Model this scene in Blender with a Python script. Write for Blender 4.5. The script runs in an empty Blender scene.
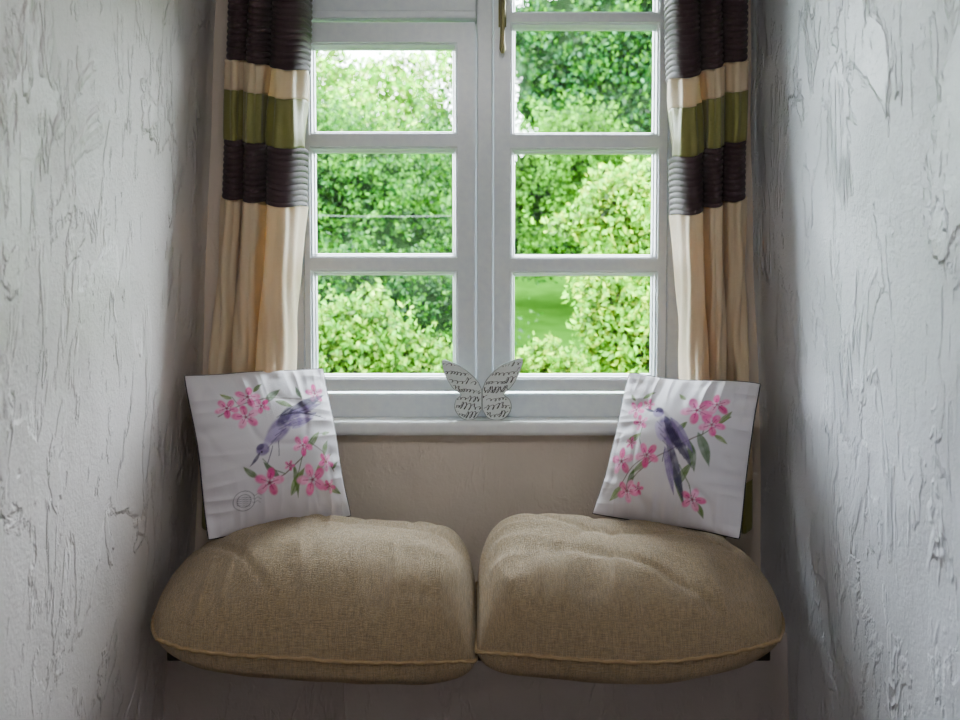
import bpy, bmesh, math, random
import numpy as np
from mathutils import Vector, Matrix, noise as mn
random.seed(7); rng = np.random.default_rng(7)
PI = math.pi
CZ = 1.2
F = 1000.0
AL = math.radians(3.0); SA = math.sin(AL); CA = math.cos(AL)
COL = bpy.context.scene.collection

def P(px, py, Y):
    k = (360 - py) / F
    z = Y * (k * CA - SA) / (CA + k * SA)
    d = Y * CA - z * SA
    return Vector(((px - 480) / F * d, Y, z + CZ))

def lin(c):
    return tuple(((x / 12.92) if x <= 0.04045 else ((x + 0.055) / 1.055) ** 2.4) for x in c)
def rgb(r, g, b): return lin((r / 255, g / 255, b / 255))

# ------------------------------------------------------------- materials
def newmat(name):
    m = bpy.data.materials.new(name); m.use_nodes = True
    nt = m.node_tree; nt.nodes.clear()
    out = nt.nodes.new('ShaderNodeOutputMaterial')
    return m, nt, out
def bsdf(nt, out, col, rough=.7, spec=.3, metal=0, sheen=0):
    b = nt.nodes.new('ShaderNodeBsdfPrincipled')
    b.inputs['Base Color'].default_value = (*col, 1)
    b.inputs['Roughness'].default_value = rough
    b.inputs['Specular IOR Level'].default_value = spec
    b.inputs['Metallic'].default_value = metal
    b.inputs['Sheen Weight'].default_value = sheen
    nt.links.new(b.outputs[0], out.inputs[0])
    return b
def ramp(nt, src, stops):
    r = nt.nodes.new('ShaderNodeValToRGB')
    el = r.color_ramp.elements
    while len(el) < len(stops): el.new(.5)
    for e, (p, c) in zip(el, stops):
        e.position = p; e.color = (*c, 1) if len(c) == 3 else c
    nt.links.new(src, r.inputs[0]); return r
def coords(nt, scale=(1, 1, 1), rot=(0, 0, 0), loc=(0, 0, 0)):
    tc = nt.nodes.new('ShaderNodeTexCoord'); mp = nt.nodes.new('ShaderNodeMapping')
    mp.inputs['Scale'].default_value = scale; mp.inputs['Rotation'].default_value = rot; mp.inputs['Location'].default_value = loc
    nt.links.new(tc.outputs['Object'], mp.inputs[0]); return mp.outputs[0]
def noise_n(nt, vec, scale, detail=4, rough=.5, dist=0):
    n = nt.nodes.new('ShaderNodeTexNoise')
    n.inputs['Scale'].default_value = scale; n.inputs['Detail'].default_value = detail
    n.inputs['Roughness'].default_value = rough; n.inputs['Distortion'].default_value = dist
    nt.links.new(vec, n.inputs['Vector']); return n.outputs[0]
def math_n(nt, op, a, b=None, clamp=False):
    n = nt.nodes.new('ShaderNodeMath'); n.operation = op; n.use_clamp = clamp
    for i, v in enumerate((a, b)):
        if v is None: continue
        if isinstance(v, (int, float)): n.inputs[i].default_value = v
        else: nt.links.new(v, n.inputs[i])
    return n.outputs[0]
def bump(nt, b, h, dist=.01, strength=1):
    n = nt.nodes.new('ShaderNodeBump'); n.inputs['Distance'].default_value = dist; n.inputs['Strength'].default_value = strength
    nt.links.new(h, n.inputs['Height']); nt.links.new(n.outputs[0], b.inputs['Normal']); return n

def plaster(name, base, crack, streak=1.0, off=(0, 0, 0), rough=.5, spec=.4):
    m, nt, out = newmat(name)
    b = bsdf(nt, out, base, rough, spec)
    BW = lambda p, w: [(p, (0, 0, 0)), (p + w, (1, 1, 1))]
    n1 = noise_n(nt, coords(nt, (1.1, 1.1, .62), (.35, 0, 0), off), 3.5, 6, .56, .5)
    plate = ramp(nt, n1, BW(.52, .028)).outputs[0]
    n2 = noise_n(nt, coords(nt, (1.7, 1.7, .75), (-.45, 0, 0), (off[0] + 3, off[1] + 1, off[2])), 4.8, 5, .58, .4)
    plate2 = ramp(nt, n2, BW(.585, .024)).outputs[0]
    n3 = noise_n(nt, coords(nt, (2.5, 2.5, .7), (.3, 0, 0), (off[0] + 7, off[1], off[2] + 4)), 3.7, 4, .52, .5)
    g = math_n(nt, 'ABSOLUTE', math_n(nt, 'SUBTRACT', n3, .5))
    ridge = ramp(nt, g, [(.0, (1, 1, 1)), (.022, (0, 0, 0))]).outputs[0]
    mask = ramp(nt, noise_n(nt, coords(nt, (1, 1, .8), (0, 0, 0), (off[0] + 5, 2, 9)), 4.6, 4), BW(.51, .07)).outputs[0]
    ridge = math_n(nt, 'MULTIPLY', ridge, mask)
    n4 = noise_n(nt, coords(nt, (6.0, 6.0, 1.5), (.25, 0, 0), (off[0] + 1, off[1] + 5, off[2] + 2)), 6.2, 4, .62, .4)
    fleck = ramp(nt, n4, BW(.62, .04)).outputs[0]
    mask2 = ramp(nt, noise_n(nt, coords(nt, (1.2, 1.2, .8), (0, 0, 0), (off[0] + 8, 6, 1)), 3.6, 3), BW(.47, .10)).outputs[0]
    fleck = math_n(nt, 'MULTIPLY', fleck, mask2)
    fine = noise_n(nt, coords(nt, (1, 1, .9)), 150, 4, .6)
    med = noise_n(nt, coords(nt, (1, 1, .9)), 7, 4, .45)
    h = math_n(nt, 'MULTIPLY', plate, .50 * streak)
    h = math_n(nt, 'ADD', h, math_n(nt, 'MULTIPLY', plate2, .50 * streak))
    h = math_n(nt, 'ADD', h, math_n(nt, 'MULTIPLY', ridge, .80 * streak))
    h = math_n(nt, 'SUBTRACT', h, math_n(nt, 'MULTIPLY', fleck, .50 * streak))
    h = math_n(nt, 'ADD', h, math_n(nt, 'MULTIPLY', fine, .08 + .09 * streak))
    h = math_n(nt, 'ADD', h, math_n(nt, 'MULTIPLY', med, .9))
    bump(nt, b, h, .0115, 1)
    big = noise_n(nt, coords(nt, (1, 1, 1), (0, 0, 0), (2, 2, 2)), 2.2, 4)
    r = ramp(nt, big, [(.3, tuple(x * .92 for x in base)), (.7, tuple(min(1, x * 1.05) for x in base))])
    mx = nt.nodes.new('ShaderNodeMix'); mx.data_type = 'RGBA'
    nt.links.new(math_n(nt, 'MULTIPLY', fleck, .08 * min(1, streak)), mx.inputs[0])
    nt.links.new(r.outputs[0], mx.inputs[6]); mx.inputs[7].default_value = (*crack, 1)
    nt.links.new(mx.outputs[2], b.inputs['Base Color'])
    rr = ramp(nt, plate, [(0, (rough + .14,) * 3), (1, (rough - .06,) * 3)])
    nt.links.new(rr.outputs[0], b.inputs['Roughness'])
    return m

def simple(name, col, rough=.6, spec=.3, metal=0, bscale=0, bdist=.001, var=.08):
    m, nt, out = newmat(name)
    b = bsdf(nt, out, col, rough, spec, metal)
    n = noise_n(nt, coords(nt), bscale or 20, 4)
    r = ramp(nt, n, [(.3, tuple(x * (1 - var) for x in col)), (.7, tuple(min(1, x * (1 + var)) for x in col))])
    nt.links.new(r.outputs[0], b.inputs['Base Color'])
    if bscale: bump(nt, b, n, bdist)
    return m

def fabric(name, col, wscale=900, trans=0, tcol=None, rough=.85, bd=.0008, slub=.25, sheen=.2, lo=.36, hi=.64, k=14):
    m, nt, out = newmat(name)
    b = bsdf(nt, out, col, rough, .15, 0, sheen)
    w1 = noise_n(nt, coords(nt, (1, k, k)), wscale / k, 3, .6)
    w2 = noise_n(nt, coords(nt, (k, 1, 1)), wscale / k, 3, .6)
    s = math_n(nt, 'ADD', w1, w2)
    r = ramp(nt, math_n(nt, 'MULTIPLY', s, .5), [(lo, tuple(x * (1 - slub) for x in col)), (hi, tuple(min(1, x * (1 + slub)) for x in col))])
    nt.links.new(r.outputs[0], b.inputs['Base Color'])
    bump(nt, b, s, bd)
    if trans:
        t = nt.nodes.new('ShaderNodeBsdfTranslucent'); t.inputs[0].default_value = (*(tcol or col), 1)
        mx = nt.nodes.new('ShaderNodeMixShader'); mx.inputs[0].default_value = trans
        nt.links.new(b.outputs[0], mx.inputs[1]); nt.links.new(t.outputs[0], mx.inputs[2]); nt.links.new(mx.outputs[0], out.inputs[0])
    return m

def attr_mat(name, rough=.8, trans=0, weave=True):
    m, nt, out = newmat(name)
    b = bsdf(nt, out, (1, 1, 1), rough, .2)
    a = nt.nodes.new('ShaderNodeAttribute'); a.attribute_name = 'Col'
    nt.links.new(a.outputs['Color'], b.inputs['Base Color'])
    if weave: bump(nt, b, noise_n(nt, coords(nt), 500, 3), .0006)
    if trans:
        t = nt.nodes.new('ShaderNodeBsdfTranslucent'); nt.links.new(a.outputs['Color'], t.inputs[0])
        mx = nt.nodes.new('ShaderNodeMixShader'); mx.inputs[0].default_value = trans
        nt.links.new(b.outputs[0], mx.inputs[1]); nt.links.new(t.outputs[0], mx.inputs[2]); nt.links.new(mx.outputs[0], out.inputs[0])
    return m

M = {}
M['wall'] = plaster('rough_plaster', rgb(220, 212, 211), rgb(140, 124, 112), 1.0, (0, 0, 0), .44, .5)
M['wallr'] = plaster('rough_plaster_cool_lit', rgb(213, 215, 225), rgb(140, 128, 122), 1.0, (4.7, 2.2, 1.1), .34, .7)  # same plaster, with the cool cast of daylight put into its colour
M['wallb'] = plaster('smoother_plaster', rgb(222, 208, 194), rgb(200, 188, 174), .14, (1.3, .4, 2), .55, .35)
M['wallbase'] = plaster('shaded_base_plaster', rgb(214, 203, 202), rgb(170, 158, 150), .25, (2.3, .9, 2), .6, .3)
M['paint'] = simple('white_gloss_paint', rgb(240, 246, 255), .26, .65, 0, 60, .0006, .04)
M['sill'] = simple('sill_paint', rgb(248, 249, 253), .26, .65, 0, 40, .0008, .04)
M['wood'] = simple('dark_seat_wood', rgb(46, 36, 30), .6, .3, 0, 30, .001, .3)
M['ceil'] = simple('ceiling_paint', rgb(205, 203, 200), .8)
M['floor'] = simple('floor_boards', rgb(130, 114, 98), .5)
M['brass'] = simple('aged_brass', rgb(140, 132, 90), .4, .5, .6)
M['cream'] = fabric('cream_satin', rgb(228, 210, 182), 700, .36, rgb(248, 224, 182), .40, .0005, .05, .3)
M['brown'] = fabric('brown_pleated_fabric', rgb(62, 46, 50), 700, .05, rgb(80, 55, 45), .60, .0005, .15, .1)
M['olive'] = fabric('olive_satin', rgb(134, 130, 72), 700, .20, rgb(160, 158, 84), .30, .0005, .08, .3)
M['linen'] = fabric('brown_linen', rgb(174, 147, 108), 1050, 0, None, .72, .0048, .40, .4, .41, .59, 22)
M['linen_pipe'] = fabric('brown_linen_piping', rgb(156, 130, 94), 1100, 0, None, .85, .0008, .25)
M['navy'] = fabric('charcoal_fabric', rgb(40, 40, 50), 900, 0, None, .8)
M['print'] = attr_mat('printed_cotton')
M['leaf'] = attr_mat('leaves', .5, .35, False)
M['bark'] = simple('bark', rgb(34, 30, 26), .9, .1, 0, 8, .02, .3)
M['grass'] = simple('meadow_grass', rgb(32, 66, 12), .95, .0, 0, 3, .05, .3)
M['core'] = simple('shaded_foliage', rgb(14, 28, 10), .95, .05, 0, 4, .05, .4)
M['ornament'] = simple('whitewashed_wood', rgb(242, 248, 248), .5, .3, 0, 50, .0005, .05)
M['rim'] = simple('grey_ornament_edge', rgb(140, 148, 148), .6, .3, 0, 50, .0005, .2)
M['ink'] = simple('black_ink', rgb(8, 8, 12), .7)
M['cable'] = simple('grey_cable', rgb(80, 90, 85), .6)
m, nt, out = newmat('window_glass')
tr = nt.nodes.new('ShaderNodeBsdfTransparent'); tr.inputs[0].default_value = (.97, .99, .98, 1)
gl = nt.nodes.new('ShaderNodeBsdfGlossy'); gl.inputs['Roughness'].default_value = .05
fr = nt.nodes.new('ShaderNodeFresnel'); fr.inputs[0].default_value = 1.1
mx = nt.nodes.new('ShaderNodeMixShader'); nt.links.new(fr.outputs[0], mx.inputs[0]); nt.links.new(tr.outputs[0], mx.inputs[1]); nt.links.new(gl.outputs[0], mx.inputs[2])
nt.links.new(mx.outputs[0], out.inputs[0]); M['glass'] = m

# ------------------------------------------------------------- builders
def tag(o, label=None, cat=None, group=None, kind=None):
    if label: o['label'] = label
    if cat: o['category'] = cat
    if group: o['group'] = group
    if kind: o['kind'] = kind
    return o
def empty(name, loc):
    o = bpy.data.objects.new(name, None); COL.objects.link(o); o.location = loc; o.empty_display_size = .05; return o
def parent_world(p):
    v = Vector(p.location)
    while p.parent: p = p.parent; v = v + Vector(p.location)
    return v
def mesh_obj(name, verts, faces, mat, parent=None, smooth=True, origin=None, colors=None, mats=None, fmat=None):
    org = Vector(origin) if origin is not None else (Vector(parent_world(parent)) if parent else Vector((0, 0, 0)))
    va = np.array(verts, dtype=np.float64) - np.array(org)
    me = bpy.data.meshes.new(name)
    if isinstance(faces, np.ndarray):
        nf, k = faces.shape
        me.vertices.add(len(va)); me.vertices.foreach_set('co', va.astype(np.float32).ravel())
        me.loops.add(nf * k); me.loops.foreach_set('vertex_index', faces.astype(np.int32).ravel())
        me.polygons.add(nf); me.polygons.foreach_set('loop_start', np.arange(0, nf * k, k, dtype=np.int32))
        me.update(calc_edges=True)
    else:
        me.from_pydata(va.tolist(), [], faces)
    me.materials.append(mat)
    for mm in (mats or []): me.materials.append(mm)
    if fmat is not None: me.polygons.foreach_set('material_index', fmat)
    me.polygons.foreach_set('use_smooth', [bool(smooth)] * len(me.polygons))
    if colors is not None:
        ca = me.color_attributes.new('Col', 'FLOAT_COLOR', 'POINT')
        c = np.ones((len(va), 4), dtype=np.float32); c[:, :3] = colors
        ca.data.foreach_set('color', c.ravel())
    me.update()
    o = bpy.data.objects.new(name, me); COL.objects.link(o)
    if parent:
        o.parent = parent; o.location = org - Vector(parent_world(parent))
    else: o.location = org
    return o
def fix(o, merge=0):
    bm = bmesh.new(); bm.from_mesh(o.data)
    if merge: bmesh.ops.remove_doubles(bm, verts=bm.verts, dist=merge)
    bmesh.ops.recalc_face_normals(bm, faces=bm.faces); bm.to_mesh(o.data); bm.free(); return o
def bev(o, w, seg=2):
    b = o.modifiers.new('bevel', 'BEVEL'); b.width = w; b.segments = seg; b.limit_method = 'ANGLE'; b.angle_limit = .6
    return o
class MB:
    def __init__(s): s.v = []; s.f = []
    def box(s, a, b):
        n = len(s.v); x0, y0, z0 = a; x1, y1, z1 = b
        s.v += [(x0, y0, z0), (x1, y0, z0), (x1, y1, z0), (x0, y1, z0), (x0, y0, z1), (x1, y0, z1), (x1, y1, z1), (x0, y1, z1)]
        s.f += [[n + i for i in q] for q in ((0, 3, 2, 1), (4, 5, 6, 7), (0, 1, 5, 4), (1, 2, 6, 5), (2, 3, 7, 6), (3, 0, 4, 7))]
        return s
    def tube(s, pts, r, seg=8, closed=False):
        pts = [Vector(p) for p in pts]; n0 = len(s.v); n = len(pts)
        prev = None
        for i, p in enumerate(pts):
            if closed: t = (pts[(i + 1) % n] - pts[i - 1])
            else: t = pts[min(i + 1, n - 1)] - pts[max(i - 1, 0)]
            t.normalize()
            if prev is None:
                a = t.cross(Vector((0, 0, 1)))
                if a.length < .1: a = t.cross(Vector((1, 0, 0)))
            else: a = prev - t * prev.dot(t)
            a.normalize(); prev = a; b = t.cross(a)
            rr = r[i] if isinstance(r, (list, tuple)) else r
            for k in range(seg):
                an = 2 * PI * k / seg
                s.v.append(tuple(p + a * math.cos(an) * rr + b * math.sin(an) * rr))
        m = n if closed else n - 1
        for i in range(m):
            j = (i + 1) % n
            for k in range(seg):
                l = (k + 1) % seg
                s.f.append([n0 + i * seg + k, n0 + i * seg + l, n0 + j * seg + l, n0 + j * seg + k])
        if not closed:
            s.f.append([n0 + k for k in range(seg)][::-1]); s.f.append([n0 + (n - 1) * seg + k for k in range(seg)])
        return s
    def obj(s, name, mat, parent=None, smooth=False, origin=None):
        return fix(mesh_obj(name, s.v, s.f, mat, parent, smooth, origin))
def grid_faces(nu, nv, off=0):
    i = np.arange(nv - 1)[:, None] * nu + np.arange(nu - 1)[None, :]
    return (np.stack([i, i + 1, i + nu + 1, i + nu], -1).reshape(-1, 4) + off)

# ------------------------------------------------------------- setting
YB = 2.57
def xl(z): return -.705 + .06 * (z - CZ)
def xr(z): return .712 - .035 * (z - CZ)
def side_wall(name, fx, sgn, seed, mat):
    nu, nv = 160, 120
    ys = np.linspace(-1.0, 2.95, nu); zs = np.linspace(0, 2.4, nv)
    v = []
    for z in zs:
        for y in ys:
            d = .014 * mn.noise((y * 1.7, z * 1.3, seed)) + .007 * mn.noise((y * 5, z * 3.5, seed + 5))
            v.append((fx(z) + d, y, z))
    n = len(v)
    f = grid_faces(nu, nv).tolist()
    v += [(sgn * .95, -1.0, 0), (sgn * .95, 2.95, 0), (sgn * .95, 2.95, 2.4), (sgn * .95, -1.0, 2.4)]
    a, b, c, d = n, n + 1, n + 2, n + 3
    f.append([a, b, c, d])
    f.append([a] + list(range(0, nu)) + [b]); f.append([d] + list(range((nv - 1) * nu, nv * nu)) + [c])
    f.append([a] + [i * nu for i in range(nv)] + [d]); f.append([b] + [i * nu + nu - 1 for i in range(nv)] + [c])
    o = fix(mesh_obj(name, v, f, mat)); tag(o, kind='structure'); return o
side_wall('wall_left', xl, -1, 1.0, M['wall']); side_wall('wall_right', xr, 1, 22.0, M['wallr'])
SILLZ = CZ - .288
OX0, OX1, OZ1 = -.510, .553, CZ + 1.02
b = MB()
b.box((-.94, YB, 0), (OX0, 2.95, 2.4)); b.box((OX1, YB, 0), (.94, 2.95, 2.4))
b.box((OX0, YB, 0), (OX1, 2.95, SILLZ - .04)); b.box((OX0, YB, OZ1), (OX1, 2.95, 2.4))
tag(b.obj('wall_back', M['wallb']), kind='structure')
SEATZ = CZ - .750
b = MB().box((-.77, 2.36, 0), (.76, YB, SEATZ - .03)); tag(b.obj('wall_seat_base', M['wallbase']), kind='structure')
tag(MB().box((-.94, -1.0, -.1), (.94, 2.95, 0)).obj('floor', M['floor']), kind='structure')
tag(MB().box((-.94, -1.0, 2.4), (.94, 2.95, 2.5)).obj('ceiling', M['ceil']), kind='structure')
tag(MB().box((-.94, -1.1, 0), (.94, -1.0, 2.4)).obj('wall_rear', M['ceil']), kind='structure')

sb = bev(MB().box((-.69, 2.165, SEATZ - .028), (.64, YB, SEATZ)).obj('seat_board', M['wood'], origin=(0, 2.35, SEATZ - .03)), .003)
tag(sb, 'dark wooden seat board under the two big brown cushions', 'bench')

# ------------------------------------------------------------- window
W = empty('window_1', (0.02, 2.66, SILLZ)); tag(W, kind='structure')
Yf = 2.62
def X(px): return P(px, 300, Yf).x
def Zp(py): return P(480, py, Yf).z
ztop = OZ1
b = MB()
b.box((OX0, Yf, SILLZ), (X(304), Yf + .09, ztop)); b.box((X(667), Yf, SILLZ), (OX1, Yf + .09, ztop))
b.box((X(304), Yf, SILLZ), (X(667), Yf + .09, Zp(394))); b.box((X(304), Yf, ztop - .06), (X(667), Yf + .09, ztop))
b.box((X(304), Yf + .045, SILLZ), (X(310), Yf + .09, ztop)); b.box((X(660), Yf + .045, SILLZ), (X(667), Yf + .09, ztop))
bev(b.obj('window_frame', M['paint'], W), .004)
b = MB().box((X(477), Yf - .012, Zp(394)), (X(492.5), Yf + .045, ztop - .06)); b.box((X(468), Yf + .0452, Zp(394)), (X(500), Yf + .09, ztop - .06))
bev(b.obj('mullion', M['paint'], W), .004)
b = MB(); b.box((X(304), Yf, Zp(20)), (X(476.5), Yf + .09, Zp(-22))); b.box((X(304), Yf - .018, Zp(20)), (X(476.5), Yf, Zp(12)))
bev(b.obj('transom', M['paint'], W), .004)

def casement(x0, x1, z0, z1, px0, px1, rows):
    y0 = Yf - .006; bw = .013; yd = y0 + .030; yb = y0 + .045
    v = []; f = []
    def q(a, b_, c, d):
        n = len(v); v.extend([a, b_, c, d]); f.append([n, n + 1, n + 2, n + 3])
    zb = [z0]
    for lo, hi in rows: zb += [lo - bw, hi + bw]
    zb.append(z1)
    xL, xR = px0 - bw, px1 + bw
    for yy in (y0, yb):
        q((x0, yy, z0), (xL, yy, z0), (xL, yy, z1), (x0, yy, z1)); q((xR, yy, z0), (x1, yy, z0), (x1, yy, z1), (xR, yy, z1))
        for i in range(0, len(zb), 2): q((xL, yy, zb[i]), (xR, yy, zb[i]), (xR, yy, zb[i + 1]), (xL, yy, zb[i + 1]))
    for lo, hi in rows:
        steps = [(y0, bw), (y0 + .008, bw * .92), (y0 + .009, bw * .62), (yd - .009, bw * .34), (yd - .008, bw * .18), (yd, 0), (yb - .01, 0), (yb, bw)]
        for (ya, ea), (yc, ec) in zip(steps[:-1], steps[1:]):
            A = [(px0 - ea, ya, lo - ea), (px1 + ea, ya, lo - ea), (px1 + ea, ya, hi + ea), (px0 - ea, ya, hi + ea)]
            B = [(px0 - ec, yc, lo - ec), (px1 + ec, yc, lo - ec), (px1 + ec, yc, hi + ec), (px0 - ec, yc, hi + ec)]
            for i in range(4): q(A[i], A[(i + 1) % 4], B[(i + 1) % 4], B[i])
    q((x0, y0, z0), (x0, yb, z0), (x0, yb, z1), (x0, y0, z1)); q((x1, y0, z0), (x1, yb, z0), (x1, yb, z1), (x1, y0, z1))
    q((x0, y0, z0), (x1, y0, z0), (x1, yb, z0), (x0, yb, z0)); q((x0, y0, z1), (x1, y0, z1), (x1, yb, z1), (x0, yb, z1))
    o = fix(mesh_obj('casement', v, f, M['paint'], W, False), 1e-5)
    g = MB()
    for lo, hi in rows: g.box((px0 - .004, yd + .003, lo - .004), (px1 + .004, yd + .006, hi + .004))
    g.obj('glass', M['glass'], o)
    return o
rowsL = [(Zp(374), Zp(275)), (Zp(253), Zp(152)), (Zp(130), Zp(48))]
cl = casement(X(305.5), X(475), Zp(391), Zp(23), X(316), X(452.5), rowsL)
ft = casement(X(305.5), X(475), Zp(-24), ztop - .062, X(316), X(452.5), [(Zp(-45), ztop - .1)])
rowsR = [(Zp(374), Zp(276)), (Zp(254), Zp(153)), (Zp(131), Zp(28)), (Zp(9), ztop - .1)]
cr = casement(X(494), X(665.5), Zp(391), ztop - .062, X(515), X(652), rowsR)
hx = X(502); yh = Yf - .006
h = MB(); h.box((hx - .010, yh - .004, Zp(28)), (hx + .010, yh, Zp(-18)))
h.tube([(hx, yh - .004, Zp(2)), (hx, yh - .03, Zp(2))], .007, 12)
h.tube([(hx, yh - .028, Zp(-2)), (hx + .001, yh - .032, Zp(15)), (hx, yh - .03, Zp(30)), (hx - .001, yh - .026, Zp(44)), (hx, yh - .024, Zp(52)), (hx, yh - .026, Zp(56))], [.008, .0065, .006, .0065, .0085, .004], 12)
ho = h.obj('handle', M['brass'], cr, True); tag(ho, 'aged brass casement handle')
bev(MB().box((-.70, 2.525, SILLZ - .038), (.69, YB + .005, SILLZ)).box((OX0, YB - .003, SILLZ - .038), (OX1, Yf + .1, SILLZ)).obj('window_sill', M['sill'], W), .013, 4)

# ------------------------------------------------------------- curtains
def curtain(side, label, skew, folds):
    YC = 2.475
    zk = [-.62, -.19, .27, .74, 1.16]
    if side < 0: xo = [-.680, -.668, -.628, -.603, -.60]; xi = [-.510, -.468, -.438, -.422, -.418]
    else: xo = [.668, .663, .651, .648, .646]; xi = [.540, .505, .480, .462, .457]
    zbot = -.53
    root = empty('curtain', (side * .55, YC, CZ + zbot)); tag(root, label, 'curtain', 'pair of banded curtains')
    bands = [('brown_pleated_band', 'brown', 1.14, .600), ('cream_panel', 'cream', .600, .530), ('olive_band', 'olive', .530, .412),
             ('brown_pleated_band', 'brown', .412, .272), ('cream_panel', 'cream', .272, -.41), ('olive_band', 'olive', -.41, zbot)]
    NS = 341
    s = np.linspace(0, 1, NS)
    edges = folds
    for name, mk, z1, z0 in bands:
        pl = mk == 'brown'
        n = max(4, int((z1 - z0) / (.0014 if pl else .006)))
        zz = np.linspace(z1, z0, n)
        V = np.zeros((n, NS, 3))
        for i, z in enumerate(zz):
            a = np.interp(z, zk, xo); c = np.interp(z, zk, xi)
            e = np.array(edges) + np.concatenate([[0], [.02 * math.sin(z * 3 + k * 2) + .014 * math.sin(z * 8 + k) for k in range(len(edges) - 2)], [0]])
            ph = np.interp(s, np.linspace(0, 1, len(e)), np.arange(len(e)))
            pos = np.interp(s, np.linspace(0, 1, len(e)), e)
            prof = np.abs(np.sin(PI * ph)) ** .75
            y = YC + .054 - .114 * prof * (1 - .12 * np.sin(z * 4 + ph * 2))
            fx = pos - .046 * np.sin(2 * PI * ph)
            xx = a + (c - a) * fx
            dx = np.gradient(xx); dy = np.gradient(y); ln = np.hypot(dx, dy) + 1e-9
            nx_, ny_ = dy / ln * np.sign(c - a), -dx / ln * np.sign(c - a)
            if not pl: disp = .0045 * np.sin(s * 26 + z * 10 + 3 * np.sin(z * 5 + s * 4)) + .0032 * np.sin(s * 80 + z * 12 + np.sin(z * 18))
            else: disp = np.full(NS, .0040 * abs(math.sin(PI * (z - .412) / .0145)) ** .6)
            V[i, :, 0] = xx + nx_ * disp; V[i, :, 1] = y + ny_ * disp
            V[i, :, 2] = z + CZ - skew * s + .009 * np.cos(2 * PI * ph)
        o = mesh_obj(name, V.reshape(-1, 3), grid_faces(NS, n), M[mk], root)
        sd = o.modifiers.new('thick', 'SOLIDIFY'); sd.thickness = .0015
    return root
curtain(-1, 'cream curtain with olive and brown pleated bands hanging left of the window', .028, [0, .27, .54, 1.0])
curtain(1, 'cream curtain with olive and brown pleated bands hanging right of the window', .05, [0, .36, .62, 1.0])
b = MB(); b.tube([(-.64, 2.475, CZ + 1.15), (.64, 2.475, CZ + 1.15)], .012, 12)
b.box((-.5, 2.47, CZ + 1.15), (-.48, 2.48, 2.4)); b.box((.48, 2.47, CZ + 1.15), (.5, 2.48, 2.4))
tag(b.obj('curtain_track', M['paint'], None, True, origin=(0, 2.475, CZ + 1.15)), 'white curtain track above the window', 'curtain track')

# ------------------------------------------------------------- seat cushions
def seat_cushion(x0, x1, y0, y1, label, seed, outer, sl, sr, deep=1.0):
    cx, cy = (x0 + x1) / 2, (y0 + y1) / 2; hx, hy = (x1 - x0) / 2, (y1 - y0) / 2
    root = empty('seat_cushion', (cx, cy, SEATZ)); tag(root, label, 'cushion', 'large brown seat cushions')
    n = 230
    t = np.linspace(-1, 1, n); t = np.sin(t * PI / 2)
    U, Vv = np.meshgrid(t, t)
    def place(u, v):
        ui = u * outer
        xx = u * (1 - (.13 if ui > 0 else .006) * abs(v) ** 2.4); yy = v * (1 - .12 * abs(u) ** 4)
        x = cx + hx * xx; y = cy + hy * yy
        zs = CZ - .722 + .045 * (v + 1) / 2 + (sl if u < 0 else sr) * abs(u) ** 3
        zs += .006 * math.sin(u * 4 + seed)
        return x, y, zs
    def surf(sign):
        vs = []
        for j in range(n):
            for i in range(n):
                u = U[j, i]; v = Vv[j, i]
                x, y, zs = place(u, v)
                ui = u * outer
                pu = 2.6 if ui > 0 else 9.0
                pv = 2.3 if v < 0 else 6.0
                e0 = (max(0, 1 - abs(u) ** pu)) ** .52 * (max(0, 1 - abs(v) ** pv)) ** .54
                if sign > 0:
                    T = .198 * e0 * (1 - .07 * max(0, ui) + .02 * v)
                    g = -abs(mn.noise((x * 15 + seed, v * .9, seed))) * min(1, max(0, -v) ** 1.5 * 1.7) * (1 - max(0, -v) ** 8) * e0 ** .7 * .050
                    g += -abs(mn.noise((u * 1.1, y * 14, seed + 4))) * abs(u) ** 3 * (1 - abs(u) ** 8) * e0 ** .7 * .034
                    w1 = mn.noise((x * 3.0 + y * 4.4 + seed, y * 2.4 - x * 1.2, seed + 9))
                    cre = -math.exp(-(w1 * 13) ** 2) * .0065 * e0 * deep
                    w2 = mn.noise((x * 8 - y * 2.5, y * 1.8 + x, seed + 19))
                    cre -= math.exp(-(w2 * 12) ** 2) * .0050 * min(1, e0 * 1.3) * deep
                    lump = (.012 * mn.noise((x * 3.4, y * 3.4, seed + 2)) + .003 * mn.noise((x * 11, y * 9, seed + 6))) * e0
                    z = zs + T + g + cre + lump
                    y += -.020 * max(0, -v) * e0 * (1 - v * v) ** .3
                else:
                    fr2 = max(0, -v)
                    z = zs - (.058 + .045 * fr2) * e0 ** .8 - .006 * mn.noise((x * 12, y * 12, seed)) * e0
                    if y > 2.16: z = max(z, SEATZ + .001)
                    y += -.012 * fr2 * e0
                vs.append((x, y, z))
        return vs
    top = surf(1); bot = surf(-1)
    f = np.concatenate([grid_faces(n, n), grid_faces(n, n, len(top))[:, ::-1]])
    o = fix(mesh_obj('cushion_cover', top + bot, f, M['linen'], root), 1e-5)
    loop = []
    for a in t[:-1:2]: loop.append(place(a, -1))
    for a in t[:-1:2]: loop.append(place(1, a))
    for a in t[:0:-2]: loop.append(place(a, 1))
    for a in t[:0:-2]: loop.append(place(-1, a))
    pts = []
    for i, p in enumerate(loop):
        p = Vector(p); d = Vector((p.x - cx, p.y - cy, 0)).normalized() * .002
        q = p + d + Vector((0, 0, .0015 * math.sin(i * 1.1)))
        if not pts or (q - pts[-1]).length > .004: pts.append(q)
    MB().tube(pts, .0046, 8, True).obj('piping', M['linen_pipe'], root, True)
    return root
seat_cushion(-.714, -.0085, 2.020, 2.425, 'large brown linen seat cushion on the left half of the window seat', 3.0, -1, .040, -.016)
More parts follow.
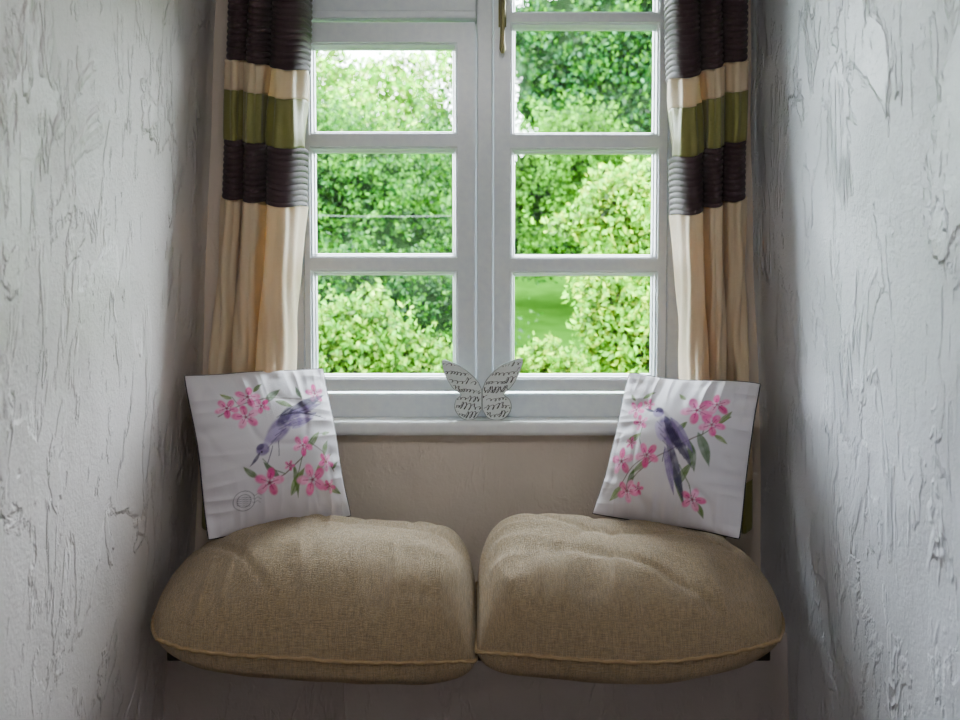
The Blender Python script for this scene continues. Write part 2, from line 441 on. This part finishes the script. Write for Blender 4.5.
seat_cushion(-.0075, .662, 2.020, 2.425, 'large brown linen seat cushion on the right half of the window seat', 11.0, 1, .004, .028, 1.1)

# ------------------------------------------------------------- pillow print painting
SC = 4
class Canvas:
    def __init__(s, x0, y0, w, h):
        s.x0, s.y0 = x0, y0; s.H, s.Wd = h * SC, w * SC
        s.a = np.zeros((s.H, s.Wd, 3)); s.a[:] = lin((.90, .88, .91))
        yy, xx = np.mgrid[0:h * SC, 0:w * SC]; s.X = xx / SC + x0; s.Y = yy / SC + y0
        r = np.random.default_rng(3); g = r.random((h // 3 + 3, w // 3 + 3))
        gx = (s.X - x0) / 3; gy = (s.Y - y0) / 3; ix = gx.astype(int); iy = gy.astype(int); fx = gx - ix; fy = gy - iy
        s.n = (g[iy, ix] * (1 - fx) + g[iy, ix + 1] * fx) * (1 - fy) + (g[iy + 1, ix] * (1 - fx) + g[iy + 1, ix + 1] * fx) * fy
        s.tf = (0, 0, 1)
    def T(s, x, y):
        cx, cy, k = s.tf; return cx + (x - cx) * k, cy + (y - cy) * k
    def win(s, xs, ys, pad):
        j0 = max(0, int((min(xs) - pad - s.x0) * SC)); j1 = min(s.Wd, int((max(xs) + pad - s.x0) * SC) + 2)
        i0 = max(0, int((min(ys) - pad - s.y0) * SC)); i1 = min(s.H, int((max(ys) + pad - s.y0) * SC) + 2)
        return (slice(i0, max(i0, i1)), slice(j0, max(j0, j1)))
    def put(s, w, mask, col, alpha=1, var=.35):
        c = np.array(lin(col)); m = np.clip(mask, 0, 1) * alpha * (1 - var * s.n[w])
        s.a[w] = s.a[w] * (1 - m[..., None]) + c * m[..., None]
    def ell(s, x, y, rx, ry, ang, col, alpha=1, soft=.25, var=.35):
        x, y = s.T(x, y); rx *= s.tf[2]; ry *= s.tf[2]
        w = s.win([x], [y], max(rx, ry) + 1)
        ca, sa = math.cos(ang), math.sin(ang)
        dx, dy = s.X[w] - x, s.Y[w] - y
        d = np.sqrt(((dx * ca + dy * sa) / rx) ** 2 + ((-dx * sa + dy * ca) / ry) ** 2)
        s.put(w, (1 - d) / soft, col, alpha, var)
    def leaf(s, x0, y0, x1, y1, wd, col, alpha=.95):
        x0, y0 = s.T(x0, y0); x1, y1 = s.T(x1, y1); wd *= s.tf[2]
        w = s.win([x0, x1], [y0, y1], wd + 1)
        L = math.hypot(x1 - x0, y1 - y0); ux, uy = (x1 - x0) / L, (y1 - y0) / L
        dx, dy = s.X[w] - x0, s.Y[w] - y0
        t = (dx * ux + dy * uy) / L; q = -dx * uy + dy * ux + wd * .25 * np.sin(PI * t)
        q = np.abs(q)
        ww = wd * np.sin(PI * np.clip(t, 0, 1) ** .8)
        s.put(w, (ww - q) / .6 * (t > 0) * (t < 1), col, alpha)
        s.put(w, (.4 - q) / .3 * (t > .05) * (t < .95), (col[0] * .55, col[1] * .6, col[2] * .55), .5, 0)
    def line(s, pts, wd, col, alpha=1, var=.3):
        pts = [s.T(*p) for p in pts]
        w = s.win([p[0] for p in pts], [p[1] for p in pts], wd + 2)
        Xw, Yw = s.X[w], s.Y[w]
        best = np.full(Xw.shape, 1e9)
        for (a, b_), (c, d) in zip(pts[:-1], pts[1:]):
            L2 = (c - a) ** 2 + (d - b_) ** 2 + 1e-9
            t = np.clip(((Xw - a) * (c - a) + (Yw - b_) * (d - b_)) / L2, 0, 1)
            best = np.minimum(best, np.hypot(Xw - a - t * (c - a), Yw - b_ - t * (d - b_)))
        s.put(w, (wd + .3 - best) / .5, col, alpha, var)
    def flower(s, x, y, r, rot, tone=0, sq=.88):
        r *= 1.16
        pk = [(.95, .46, .73), (.89, .28, .60), (.98, .66, .84)]
        for k in range(5):
            a = rot + k * 2 * PI / 5
            c = pk[(k + tone) % 3]
            px, py = x + math.cos(a) * r * .60, y + math.sin(a) * r * .60 * sq
            s.ell(px, py, r * .46, r * .31, a, c, 1, .3, .35)
            s.ell(px + math.cos(a) * r * .22, py + math.sin(a) * r * .22, r * .16, r * .22, a, (.80, .18, .52), .35, .8)
            s.line([(x, y), (x + math.cos(a) * r * .6, y + math.sin(a) * r * .6 * sq)], .35, (.68, .08, .40), .85)
        s.ell(x, y, r * .16, r * .15, 0, (.5, .06, .28), .95, .6)
        for k in range(6):
            a = rot + .4 + k * PI / 3
            s.ell(x + math.cos(a) * r * .34, y + math.sin(a) * r * .30, .6, .6, 0, (.45, .05, .22), .9, .5, 0)
    def sample(s, x, y):
        fx = np.clip((x - s.x0) * SC, 0, s.Wd - 2); fy = np.clip((y - s.y0) * SC, 0, s.H - 2)
        j = fx.astype(int); i = fy.astype(int); tx = (fx - j)[:, None]; ty = (fy - i)[:, None]
        return (s.a[i, j] * (1 - tx) + s.a[i, j + 1] * tx) * (1 - ty) + (s.a[i + 1, j] * (1 - tx) + s.a[i + 1, j + 1] * tx) * ty
GR = [(.36, .48, .18), (.24, .38, .15), (.48, .58, .28)]; BR = (.40, .30, .26)
PU = (.54, .46, .66); PD = (.26, .22, .38); PL = (.74, .68, .84)
L = Canvas(170, 355, 200, 200)
L.line([(212, 420), (235, 408), (262, 402), (290, 402), (318, 404)], .6, BR, .8)
L.line([(250, 494), (275, 478), (292, 462), (300, 446), (318, 455), (332, 472)], .6, BR, .9)
L.line([(292, 462), (288, 480), (284, 496)], .5, (.3, .4, .22), .9); L.line([(275, 478), (262, 474), (252, 464)], .5, (.3, .4, .22), .9)
L.line([(300, 446), (308, 438), (318, 436)], .5, (.3, .4, .22), .9); L.line([(232, 410), (226, 400), (216, 398)], .4, (.3, .4, .22), .9)
for a in [(256, 408, 274, 392, 4), (266, 406, 286, 412, 3.4), (296, 402, 290, 388, 3), (283, 499, 296, 470, 4.6), (300, 452, 314, 434, 3.6), (318, 458, 324, 442, 3.6), (318, 486, 342, 494, 4.2),
          (283, 468, 291, 502, 3), (270, 482, 252, 466, 3.4), (308, 474, 331, 454, 3.4), (249, 482, 234, 470, 3), (226, 402, 214, 396, 2.6), (316, 438, 328, 434, 2.2), (330, 470, 338, 462, 2.2), (246, 396, 256, 386, 2.4)]: L.leaf(*a, random.choice(GR))
for a in [(220, 412, 10, .3, 0), (240, 401, 11, 1.2, 1), (237, 422, 12, 2, 2), (252, 411, 8, .5, 0), (312, 395, 10, .8, 1), (293, 450, 10, .2, 0), (260, 486, 13, 1, 1), (305, 482, 15, .5, 0),
          (321, 464, 9, 1.5, 2), (326, 487, 7, .1, 1), (279, 470, 5, 0, 0)]: L.flower(*a)
L.tf = (274, 434, 1.22)
L.leaf(276, 424, 316, 402, 4.6, PD); L.leaf(272, 428, 312, 410, 3.6, PU)
L.leaf(280, 434, 306, 418, 4.4, PL); L.leaf(276, 432, 302, 424, 3.4, PU)
L.ell(270, 434, 17, 8, -.85, PU, 1, .25, .4); L.ell(264, 440, 11, 4.5, -.85, PL, .9); L.ell(275, 424, 12, 4.5, -.9, PD, .85)
L.ell(256, 451, 6.4, 5.4, -.6, PU, 1, .25, .3); L.ell(254, 449, 4, 2.6, -.6, PD, .8)
L.leaf(254, 453, 246, 465, 1.6, PD); L.ell(255, 453, .9, .9, 0, (.05, .05, .08), 1, .3, 0)
for k in range(7): L.line([(268 + k * 3, 425 - k), (284 + k * 5, 414 + k * 1.5)], .3, (.16, .13, .24), .9)
for k in range(5): L.line([(260 + k * 3, 450 - k * 5), (267 + k * 4, 442 - k * 4)], .35, PD, .7)
L.line([(264, 448), (260, 462)], .4, PD); L.line([(269, 444), (269, 456)], .4, PD)
L.tf = (0, 0, 1)
for r in (10, 6.5):
    L.line([(238 + r * math.cos(a), 503 + r * .95 * math.sin(a)) for a in np.linspace(0, 2 * PI, 30)], .25, (.3, .3, .38), .9)
for k in range(5): L.line([(232, 499 + k * 2), (244, 500 + k * 2)], .2, (.3, .3, .38), .8)
for k in range(3): L.line([(246 + x, 497 + k * 3.5 + math.sin(x)) for x in range(0, 9)], .2, (.3, .3, .38), .7)
R = Canvas(575, 355, 200, 200)
R.line([(638, 482), (668, 462), (690, 452), (712, 440), (716, 420)], .6, BR, .9)
R.line([(624, 488), (640, 470), (655, 462)], .5, BR, .9); R.line([(690, 470), (698, 488), (700, 506)], .5, (.3, .4, .22), .9)
R.line([(655, 462), (648, 444), (652, 426)], .5, (.3, .4, .22), .9); R.line([(712, 440), (726, 430), (736, 420)], .5, (.3, .4, .22), .9)
for a in [(708, 438, 718, 472, 5), (700, 446, 704, 478, 4), (686, 490, 704, 466, 4), (684, 470, 690, 510, 3.6), (664, 460, 636, 478, 3.2), (626, 488, 610, 502, 4), (642, 472, 630, 494, 3.4),
          (698, 428, 684, 440, 3), (726, 430, 738, 414, 3), (648, 402, 662, 394, 2.4), (702, 505, 708, 522, 3.4), (650, 438, 630, 446, 3.4), (722, 440, 734, 448, 2.6), (694, 404, 686, 396, 2.4), (640, 404, 634, 396, 2.2)]: R.leaf(*a, random.choice(GR))
for a in [(641, 413, 9, .3, 0), (655, 408, 6, 1.2, 1), (648, 427, 8, 2, 2), (706, 416, 14, .5, 0), (724, 409, 11, .8, 1), (720, 430, 11, .2, 0), (627, 464, 13, 1, 1), (657, 460, 12, .5, 0),
          (633, 493, 11, 1.5, 2), (700, 503, 11, .1, 1), (645, 491, 6, 0, 0), (638, 447, 6, 0, 2)]: R.flower(*a)
R.tf = (678, 438, 1.10)
R.leaf(678, 440, 690, 502, 4.6, PD); R.leaf(676, 450, 682, 495, 3.4, PU)
R.ell(679, 438, 18, 8.5, 1.15, PU, 1, .25, .4); R.ell(684, 442, 14, 5.5, 1.0, PD, .85); R.ell(671, 437, 11, 4.5, 1.25, PL, .9)
R.leaf(674, 422, 700, 470, 5.6, PD); R.leaf(680, 424, 702, 458, 4, PU)
R.ell(668, 419, 6.4, 5.6, .4, PU, 1, .25, .3); R.ell(669, 416.5, 4.4, 2.6, .4, PD, .9)
R.leaf(664, 418, 653, 414, 1.6, PD); R.ell(666, 418, .9, .9, 0, (.05, .05, .08), 1, .3, 0)
for k in range(6): R.line([(675 + k * 2.4, 428 + k * 2), (684 + k * 3.2, 450 + k * 4)], .3, (.16, .13, .24), .9)
for k in range(4): R.line([(668 + k * 2, 428 + k * 6), (673 + k * 2, 433 + k * 6)], .35, PD, .7)
R.line([(676, 454), (674, 464)], .4, PD); R.line([(681, 456), (682, 464)], .4, PD)

def throw_pillow(cor, deps, canvas, label, seed, T=.112):
    c3 = [P(c[0], c[1], d) for c, d in zip(cor, deps)]
    TL, TR, BR_, BL = c3
    base = (BL + BR_) / 2 + Vector((0, .03, 0))
    root = empty('throw_pillow', base); tag(root, label, 'pillow', 'floral bird throw pillows')
    nrm = ((TR - TL) + (BR_ - BL)).cross((TL - BL) + (TR - BR_)).normalized()
    if nrm.y > 0: nrm = -nrm
    n = 260; t = np.linspace(-1, 1, n); t = np.sin(t * PI / 2) * .6 + t * .4
    U, V = np.meshgrid(t, t)
    def plane(u, v):
        # sides dip in between pinched corners
        cb = .040
        rc = .016 * (u * u * v * v) ** 5
        uu = u * (1 - cb * (1 - v * v) ** .8 - rc) + .004 * math.sin(v * 6 + seed) * abs(u)
        vv = v * (1 - cb * (1 - u * u) ** .8 - rc) + .007 * math.sin(u * 4 + seed * 2) * abs(v)
        a = (uu + 1) / 2; b_ = (vv + 1) / 2
        p = (BL * (1 - a) + BR_ * a) * (1 - b_) + (TL * (1 - a) + TR * a) * b_
        return p + nrm * (.008 * math.sin(u * 3.5 + seed) * abs(v) ** 3 + .006 * math.sin(v * 4 + seed) * abs(u) ** 3 - .004)
    def bil(U, V):
        A = (U + 1) / 2; B = (V + 1) / 2
        x = (cor[3][0] * (1 - A) + cor[2][0] * A) * (1 - B) + (cor[0][0] * (1 - A) + cor[1][0] * A) * B
        y = (cor[3][1] * (1 - A) + cor[2][1] * A) * (1 - B) + (cor[0][1] * (1 - A) + cor[1][1] * A) * B
        return x, y
    def surf(sg, n, U, V):
        vs = []
        for j in range(n):
            for i in range(n):
                u, v = U[j, i], V[j, i]
                e = (1 - u * u) * (1 - v * v)
                e2 = ((1 - abs(u) ** 2.2) * (1 - abs(v) ** 2.2)) ** .5
                g = -abs(mn.noise((u * 6, v * .8, seed))) * abs(v) ** 3 * 3.0 - abs(mn.noise((u * .8, v * 6, seed + 3))) * abs(u) ** 3 * 3.0
                g += .5 * mn.noise((u * 1.6, v * 1.6, seed + 7)) - .5 * math.exp(-(mn.noise((u * 1.3 + v, v * 1.3 - u, seed + 12)) * 9) ** 2)
                h = T * (.50 * e + .50 * e2) + .011 * g * min(1, e2 * 1.5)
                q = plane(u, v) + nrm * h * sg
                if sg > 0: q.z -= .012 * e2 * (1 - v) * .5
                if sg < 0: q = plane(u, v) - nrm * h * .28
                vs.append(tuple(q))
        return vs
    x, y = bil(U.ravel(), V.ravel())
    mesh_obj('front_panel', surf(1, n, U, V), grid_faces(n, n), M['print'], root, colors=canvas.sample(x, y))
    n2 = 80; t2 = np.linspace(-1, 1, n2); U2, V2 = np.meshgrid(t2, t2)
    mesh_obj('back_panel', surf(-1, n2, U2, V2), grid_faces(n2, n2)[:, ::-1], M['navy'], root)
    loop = [plane(a, -1) for a in t2[:-1]] + [plane(1, a) for a in t2[:-1]] + [plane(a, 1) for a in t2[:0:-1]] + [plane(-1, a) for a in t2[:0:-1]]
    MB().tube([p - nrm * .002 for p in loop], .0022, 8, True).obj('piping', M['navy'], root, True)
    return root
throw_pillow([(184, 373), (325, 366), (353, 516), (208, 540)], [2.34, 2.47, 2.40, 2.25], L, 'white throw pillow with a bird facing down and a round postmark, on the left cushion', 1.0)
throw_pillow([(629, 372), (761, 382), (740, 540), (592, 515)], [2.47, 2.34, 2.25, 2.40], R, 'white throw pillow with an upright purple bird among pink flowers, on the right cushion', 6.0)

# ------------------------------------------------------------- butterfly ornament
YO = 2.563
wl = [(482, 390), (479, 383), (472, 375), (462, 367), (452, 362), (444, 359.5), (441.5, 362), (444, 372), (449, 382), (454, 389), (461, 394.5), (456, 399), (454.5, 407), (458, 414.5), (465, 419.5), (473, 419.5), (478, 416), (482, 409)]
wr = [(482, 390), (485, 382), (492, 373), (502, 365), (512, 360.5), (520, 358), (523, 361), (520, 371), (515, 381), (510, 388), (504, 394), (509.5, 399), (511.5, 407), (508, 414.5), (501, 419.5), (492, 419.5), (486, 416), (482, 409)]
bo = P(482, 419.5, YO); bo.z = SILLZ
root = empty('butterfly_ornament', bo); tag(root, 'white wooden butterfly ornament covered in black handwriting on the sill', 'ornament')
def inside(pt, poly):
    c = False; x, y = pt
    for i in range(len(poly)):
        x1, y1 = poly[i]; x2, y2 = poly[i - 1]
        if (y1 > y) != (y2 > y) and x < (x2 - x1) * (y - y1) / (y2 - y1) + x1: c = not c
    return c
dz = SILLZ - P(482, 419.5, YO).z
for poly, sg in ((wl, -1), (wr, 1)):
    def pos(px, py, off):
        p = P(px, py, YO); p.z += dz; p.y -= (abs(px - 482) / 40) * .016 * 1.0; p.y += off; return p
    sm = []; k = len(poly)
    for i in range(k):
        p0, p1, p2, p3 = [np.array(poly[(i + d) % k], float) for d in (-1, 0, 1, 2)]
        if i == k - 1: sm.append(tuple(p1)); continue
        for tt in (0, .25, .5, .75):
            sm.append(tuple(.5 * ((2 * p1) + (-p0 + p2) * tt + (2 * p0 - 5 * p1 + 4 * p2 - p3) * tt ** 2 + (-p0 + 3 * p1 - 3 * p2 + p3) * tt ** 3)) if 0 < i < k - 2 else tuple(p1 + (p2 - p1) * tt))
    m_ = len(sm)
    inn = []
    for i in range(m_):
        a = np.array(sm[i - 1]); b_ = np.array(sm[(i + 1) % m_]); tt = b_ - a; nn = np.array([-tt[1], tt[0]]) / (np.hypot(*tt) + 1e-6)
        q = np.array(sm[i]) + nn * .6
        if not inside(tuple(q), sm): q = np.array(sm[i]) - nn * .6
        inn.append(tuple(q))
    v = [pos(x, y, .0012) for x, y in sm] + [pos(x, y, .014) for x, y in sm] + [pos(x, y, 0) for x, y in inn]
    f = [list(range(m_, 2 * m_))[::-1]] + [[i, (i + 1) % m_, m_ + (i + 1) % m_, m_ + i] for i in range(m_)]
    fm = [1] * len(f)
    f += [[i, (i + 1) % m_, 2 * m_ + (i + 1) % m_, 2 * m_ + i] for i in range(m_)]; fm += [1] * m_
    f.append(list(range(2 * m_, 3 * m_))); fm.append(0)
    rr = random.Random(5 + sg)
    for row in range(7):
        y0 = 367 + row * 8.3
        x = 441; prev = None; gap = 0; amp = 1.2; th = 0; adv = .2
        while x < 524:
            th += .30; x += adv; gap -= 1
            if int(th / (2 * PI)) != int((th - .30) / (2 * PI)):
                amp = rr.choice([1.2, 1.4, 1.6, 1.3, 2.8, 3.6]); adv = rr.choice([.12, .15, .20, .24])
                if rr.random() < .12: gap = 12
            hx_ = x + 1.35 * math.sin(th) + .55 * amp * math.cos(th)
            yy = y0 - amp * math.cos(th) * .9 - (0 if amp < 2 else (amp - 1.2) * .6) - .09 * (x - 482) * sg + .5 * math.sin(x * .3 + row)
            ok = all(inside((hx_ + dx, yy + dy), poly) for dx, dy in ((-1.3, 0), (1.3, 0), (0, 1.3), (0, -1.3))) and gap < 0
            if ok and prev:
                a, b_ = prev, (hx_, yy)
                dx, dy = b_[0] - a[0], b_[1] - a[1]; l = math.hypot(dx, dy) + 1e-6
                wdt = .19 + .24 * max(0, dy) / l; nx, ny = -dy / l * wdt, dx / l * wdt
                n0 = len(v)
                v += [pos(a[0] + nx, a[1] + ny, -.0006), pos(b_[0] + nx, b_[1] + ny, -.0006), pos(b_[0] - nx, b_[1] - ny, -.0006), pos(a[0] - nx, a[1] - ny, -.0006)]
                f.append([n0, n0 + 1, n0 + 2, n0 + 3]); fm.append(2)
            prev = (hx_, yy) if ok else None
    mesh_obj('wing', v, f, M['ornament'], root, False, mats=[M['rim'], M['ink']], fmat=fm)

# ------------------------------------------------------------- garden
def foliage_tree(name, label, cat, blobs, n, size, pal, core=True, trunk=None, group=None, seed=0, corek=.78, K=.29):
    r = np.random.default_rng(seed)
    base = Vector((blobs[0][0], blobs[0][1], -.3)) if trunk is None else Vector((trunk[0], trunk[1], -.3))
    root = empty(name, base); tag(root, label, cat, group)
    vol = np.array([b[3] * b[5] for b in blobs]); vol = vol / vol.sum()
    idx = r.choice(len(blobs), n, p=vol)
    bl = np.array(blobs)[idx]
    d = r.normal(size=(n, 3)); d[:, 1] = -np.abs(d[:, 1]) * np.where(r.random(n) < .8, 1, -1)
    d /= np.linalg.norm(d, axis=1)[:, None]
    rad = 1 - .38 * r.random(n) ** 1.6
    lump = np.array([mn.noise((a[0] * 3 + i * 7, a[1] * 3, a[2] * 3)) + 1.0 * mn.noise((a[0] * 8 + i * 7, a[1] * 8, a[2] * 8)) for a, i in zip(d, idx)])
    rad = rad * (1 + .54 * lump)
    c = bl[:, :3] + d * bl[:, 3:6] * rad[:, None]
    c[:, 2] = np.maximum(c[:, 2], -.28)
    ax = r.normal(size=(n, 3)) + np.array([0, 0, -.6]); ax /= np.linalg.norm(ax, axis=1)[:, None]
    s2 = np.cross(ax, r.normal(size=(n, 3))); s2 /= np.linalg.norm(s2, axis=1)[:, None]
    L_ = size * (.5 + .9 * r.random(n))[:, None]; Wd = L_ * .26
    nn = np.cross(ax, s2)
    V = np.stack([c - ax * L_ * .5, c + s2 * Wd + nn * L_ * .06, c + ax * L_ * .5, c - s2 * Wd + nn * L_ * .06], 1).reshape(-1, 3)
    Fc = np.arange(n * 4).reshape(-1, 4)
    pal = np.array([lin(p) for p in pal])
    lum = pal @ np.array([.25, .65, .1]); pal = np.clip(lum[:, None] + (pal - lum[:, None]) * 1.5, .004, 1) * K * .78
    ci = r.integers(0, len(pal), n)
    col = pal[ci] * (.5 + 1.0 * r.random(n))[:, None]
    col *= (np.clip((rad - .62) / .38, .08, 1.8))[:, None]  # inner leaves coloured darker to stand in for shade inside the crown
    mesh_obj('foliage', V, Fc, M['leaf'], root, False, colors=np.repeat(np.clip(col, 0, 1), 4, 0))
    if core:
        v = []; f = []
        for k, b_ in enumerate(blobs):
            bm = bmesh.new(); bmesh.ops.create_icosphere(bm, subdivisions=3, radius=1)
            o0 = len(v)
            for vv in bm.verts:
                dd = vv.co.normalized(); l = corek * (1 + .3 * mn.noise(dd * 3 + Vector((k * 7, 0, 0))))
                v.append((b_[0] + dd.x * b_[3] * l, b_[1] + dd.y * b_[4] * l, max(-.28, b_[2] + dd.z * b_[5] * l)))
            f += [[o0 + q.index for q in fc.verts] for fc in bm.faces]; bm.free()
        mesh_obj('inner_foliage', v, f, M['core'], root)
    tx, ty = (trunk[0], trunk[1]) if trunk else (blobs[0][0], blobs[0][1])
    th = trunk[2] if trunk else blobs[0][2]
    tr_ = trunk[3] if trunk else .04
    tb = MB(); tb.tube([(tx, ty, -.3), (tx + .03, ty, th * .5), (tx - .02, ty + .02, th)], [tr_ * 1.2, tr_, tr_ * .6], 10)
    for k in range(4):
        b_ = blobs[k % len(blobs)]
        tb.tube([(tx, ty, th * .75), ((tx + b_[0]) / 2, (ty + b_[1]) / 2, (th + b_[2]) / 2), (b_[0], b_[1], b_[2])], [tr_ * .5, tr_ * .35, tr_ * .15], 6)
    tb.obj('trunk', M['bark'], root, True)
    return root
def blobpx(px, py, Y, rx, rz, ry=None):
    p = P(px, py, Y); return (p.x, p.y, p.z, rx, ry or rx * .7, rz)
LG = [(.60, .80, .40), (.52, .74, .34), (.72, .87, .52)]
MG = [(.40, .62, .30), (.48, .70, .36), (.33, .54, .26)]
DG = [(.24, .42, .24), (.30, .50, .30), (.19, .34, .20)]
YG = [(.66, .88, .28), (.56, .80, .26), (.80, .93, .42)]
foliage_tree('tree', 'pale airy green tree seen in the top left panes', 'tree', [blobpx(285, 150, 19, 1.8, 1.5), blobpx(385, 130, 19.5, 1.3, .9), blobpx(230, 80, 19, 1.6, 1.6), blobpx(435, 125, 19, .9, 1.1), blobpx(345, 112, 19, 1.2, .9), blobpx(345, 205, 18.5, 2.0, 1.4), blobpx(320, 66, 19.5, .8, .35), blobpx(395, 72, 19.5, .7, .3), blobpx(455, 40, 19.5, .6, .8)], 50000, .11, LG + LG + MG + [(.9, .95, .75)], True, (-1.8, 19.5, 3.0, .15), seed=1, corek=.3, K=.68)  # near-white leaf colour in the palette stands in for sky glow
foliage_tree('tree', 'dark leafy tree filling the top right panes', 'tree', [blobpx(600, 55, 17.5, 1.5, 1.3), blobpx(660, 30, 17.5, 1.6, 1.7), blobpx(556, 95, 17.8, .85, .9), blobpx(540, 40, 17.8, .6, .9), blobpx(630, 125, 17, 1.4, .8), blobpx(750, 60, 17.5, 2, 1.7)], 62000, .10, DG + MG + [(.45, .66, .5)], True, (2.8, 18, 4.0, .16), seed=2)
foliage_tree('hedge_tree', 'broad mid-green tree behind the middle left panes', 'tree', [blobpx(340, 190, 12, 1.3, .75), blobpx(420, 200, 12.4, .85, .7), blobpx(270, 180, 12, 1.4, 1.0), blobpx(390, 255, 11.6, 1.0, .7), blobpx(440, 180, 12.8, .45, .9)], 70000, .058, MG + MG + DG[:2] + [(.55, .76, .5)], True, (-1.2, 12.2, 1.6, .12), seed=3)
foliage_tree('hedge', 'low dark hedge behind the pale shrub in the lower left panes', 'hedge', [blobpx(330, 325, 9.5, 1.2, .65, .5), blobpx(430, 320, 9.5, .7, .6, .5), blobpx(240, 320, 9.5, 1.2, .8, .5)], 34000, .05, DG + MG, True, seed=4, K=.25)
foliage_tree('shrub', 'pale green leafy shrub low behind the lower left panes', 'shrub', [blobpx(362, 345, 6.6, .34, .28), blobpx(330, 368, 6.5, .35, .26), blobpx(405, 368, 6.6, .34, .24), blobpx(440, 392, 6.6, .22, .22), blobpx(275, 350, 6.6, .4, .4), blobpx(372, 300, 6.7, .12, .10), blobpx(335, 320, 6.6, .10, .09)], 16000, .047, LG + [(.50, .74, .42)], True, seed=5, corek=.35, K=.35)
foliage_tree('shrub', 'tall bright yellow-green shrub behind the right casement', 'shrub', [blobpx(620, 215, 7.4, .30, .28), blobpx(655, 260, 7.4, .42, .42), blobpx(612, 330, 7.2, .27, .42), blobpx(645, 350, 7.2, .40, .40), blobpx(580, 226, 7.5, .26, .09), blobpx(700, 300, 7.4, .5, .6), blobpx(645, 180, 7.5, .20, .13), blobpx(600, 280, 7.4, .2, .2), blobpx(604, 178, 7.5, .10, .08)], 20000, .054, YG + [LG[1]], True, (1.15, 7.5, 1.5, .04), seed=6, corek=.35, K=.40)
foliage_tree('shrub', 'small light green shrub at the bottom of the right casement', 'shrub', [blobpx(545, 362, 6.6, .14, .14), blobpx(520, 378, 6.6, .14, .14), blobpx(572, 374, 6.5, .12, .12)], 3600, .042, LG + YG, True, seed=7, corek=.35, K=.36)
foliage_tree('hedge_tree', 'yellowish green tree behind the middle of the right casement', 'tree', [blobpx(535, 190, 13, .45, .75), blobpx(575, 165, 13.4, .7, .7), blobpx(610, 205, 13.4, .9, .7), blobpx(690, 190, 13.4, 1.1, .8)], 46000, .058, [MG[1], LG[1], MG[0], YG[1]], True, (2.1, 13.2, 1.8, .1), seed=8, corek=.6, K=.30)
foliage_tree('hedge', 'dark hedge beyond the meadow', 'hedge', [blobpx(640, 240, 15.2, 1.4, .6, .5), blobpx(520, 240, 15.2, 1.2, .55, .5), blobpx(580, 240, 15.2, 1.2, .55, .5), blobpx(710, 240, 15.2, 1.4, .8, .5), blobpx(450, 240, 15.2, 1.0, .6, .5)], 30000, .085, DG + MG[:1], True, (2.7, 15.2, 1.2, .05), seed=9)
nx, ny = 80, 80
xs = np.linspace(-14, 14, nx); ys = np.linspace(3.0, 32, ny)
v = [(x, y, (((y - 6) / 9) ** 1.2 * 1.45 if y > 6 else 0) - .3 + .06 * mn.noise((x * .6, y * .6, 0))) for y in ys for x in xs]
go = mesh_obj('ground', v, grid_faces(nx, ny), M['grass']); tag(go, kind='structure')
c = MB(); a = P(180, 210, 8.2); d = P(506, 215, 8.6)
pts = []
for i in range(21):
    t = i / 20; q = a.lerp(d, t); q.z -= .03 * math.sin(PI * t); pts.append(q)
c.tube(pts, .0022, 6); tag(c.obj('overhead_cable', M['cable'], None, True, origin=tuple(a)), 'thin overhead cable crossing behind the middle left panes', 'cable')

# ------------------------------------------------------------- light
w = bpy.data.worlds.new('overcast'); bpy.context.scene.world = w; w.use_nodes = True
bg = w.node_tree.nodes['Background']; bg.inputs[0].default_value = (.85, .925, 1.0, 1); bg.inputs[1].default_value = 40
s = bpy.data.lights.new('sun', 'SUN'); s.energy = 16.0; s.angle = .3; s.color = (1, .97, .86)
so = bpy.data.objects.new('sun', s); COL.objects.link(so); so.rotation_euler = Vector((.5, 1, -1.2)).to_track_quat('-Z', 'Y').to_euler(); so.location = (0, -5, 8)
a = bpy.data.lights.new('fill_light', 'AREA'); a.shape = 'RECTANGLE'; a.size = .6; a.size_y = .45; a.energy = 16; a.color = (1, .97, .96)  # added fill light under the ceiling, not a fitting of the room
ao = bpy.data.objects.new('fill_light', a); COL.objects.link(ao); ao.location = (-.05, .35, 2.37); ao.rotation_euler = Vector((0, .6, -1)).to_track_quat('-Z', 'Y').to_euler()

cam = bpy.data.cameras.new('camera'); cam.sensor_width = 36; cam.lens = 37.5
cam.dof.use_dof = True; cam.dof.focus_distance = 2.42; cam.dof.aperture_fstop = 4.5
co = bpy.data.objects.new('camera', cam); COL.objects.link(co); co.location = (0, 0, CZ); co.rotation_euler = (math.radians(87), 0, 0)
bpy.context.scene.camera = co
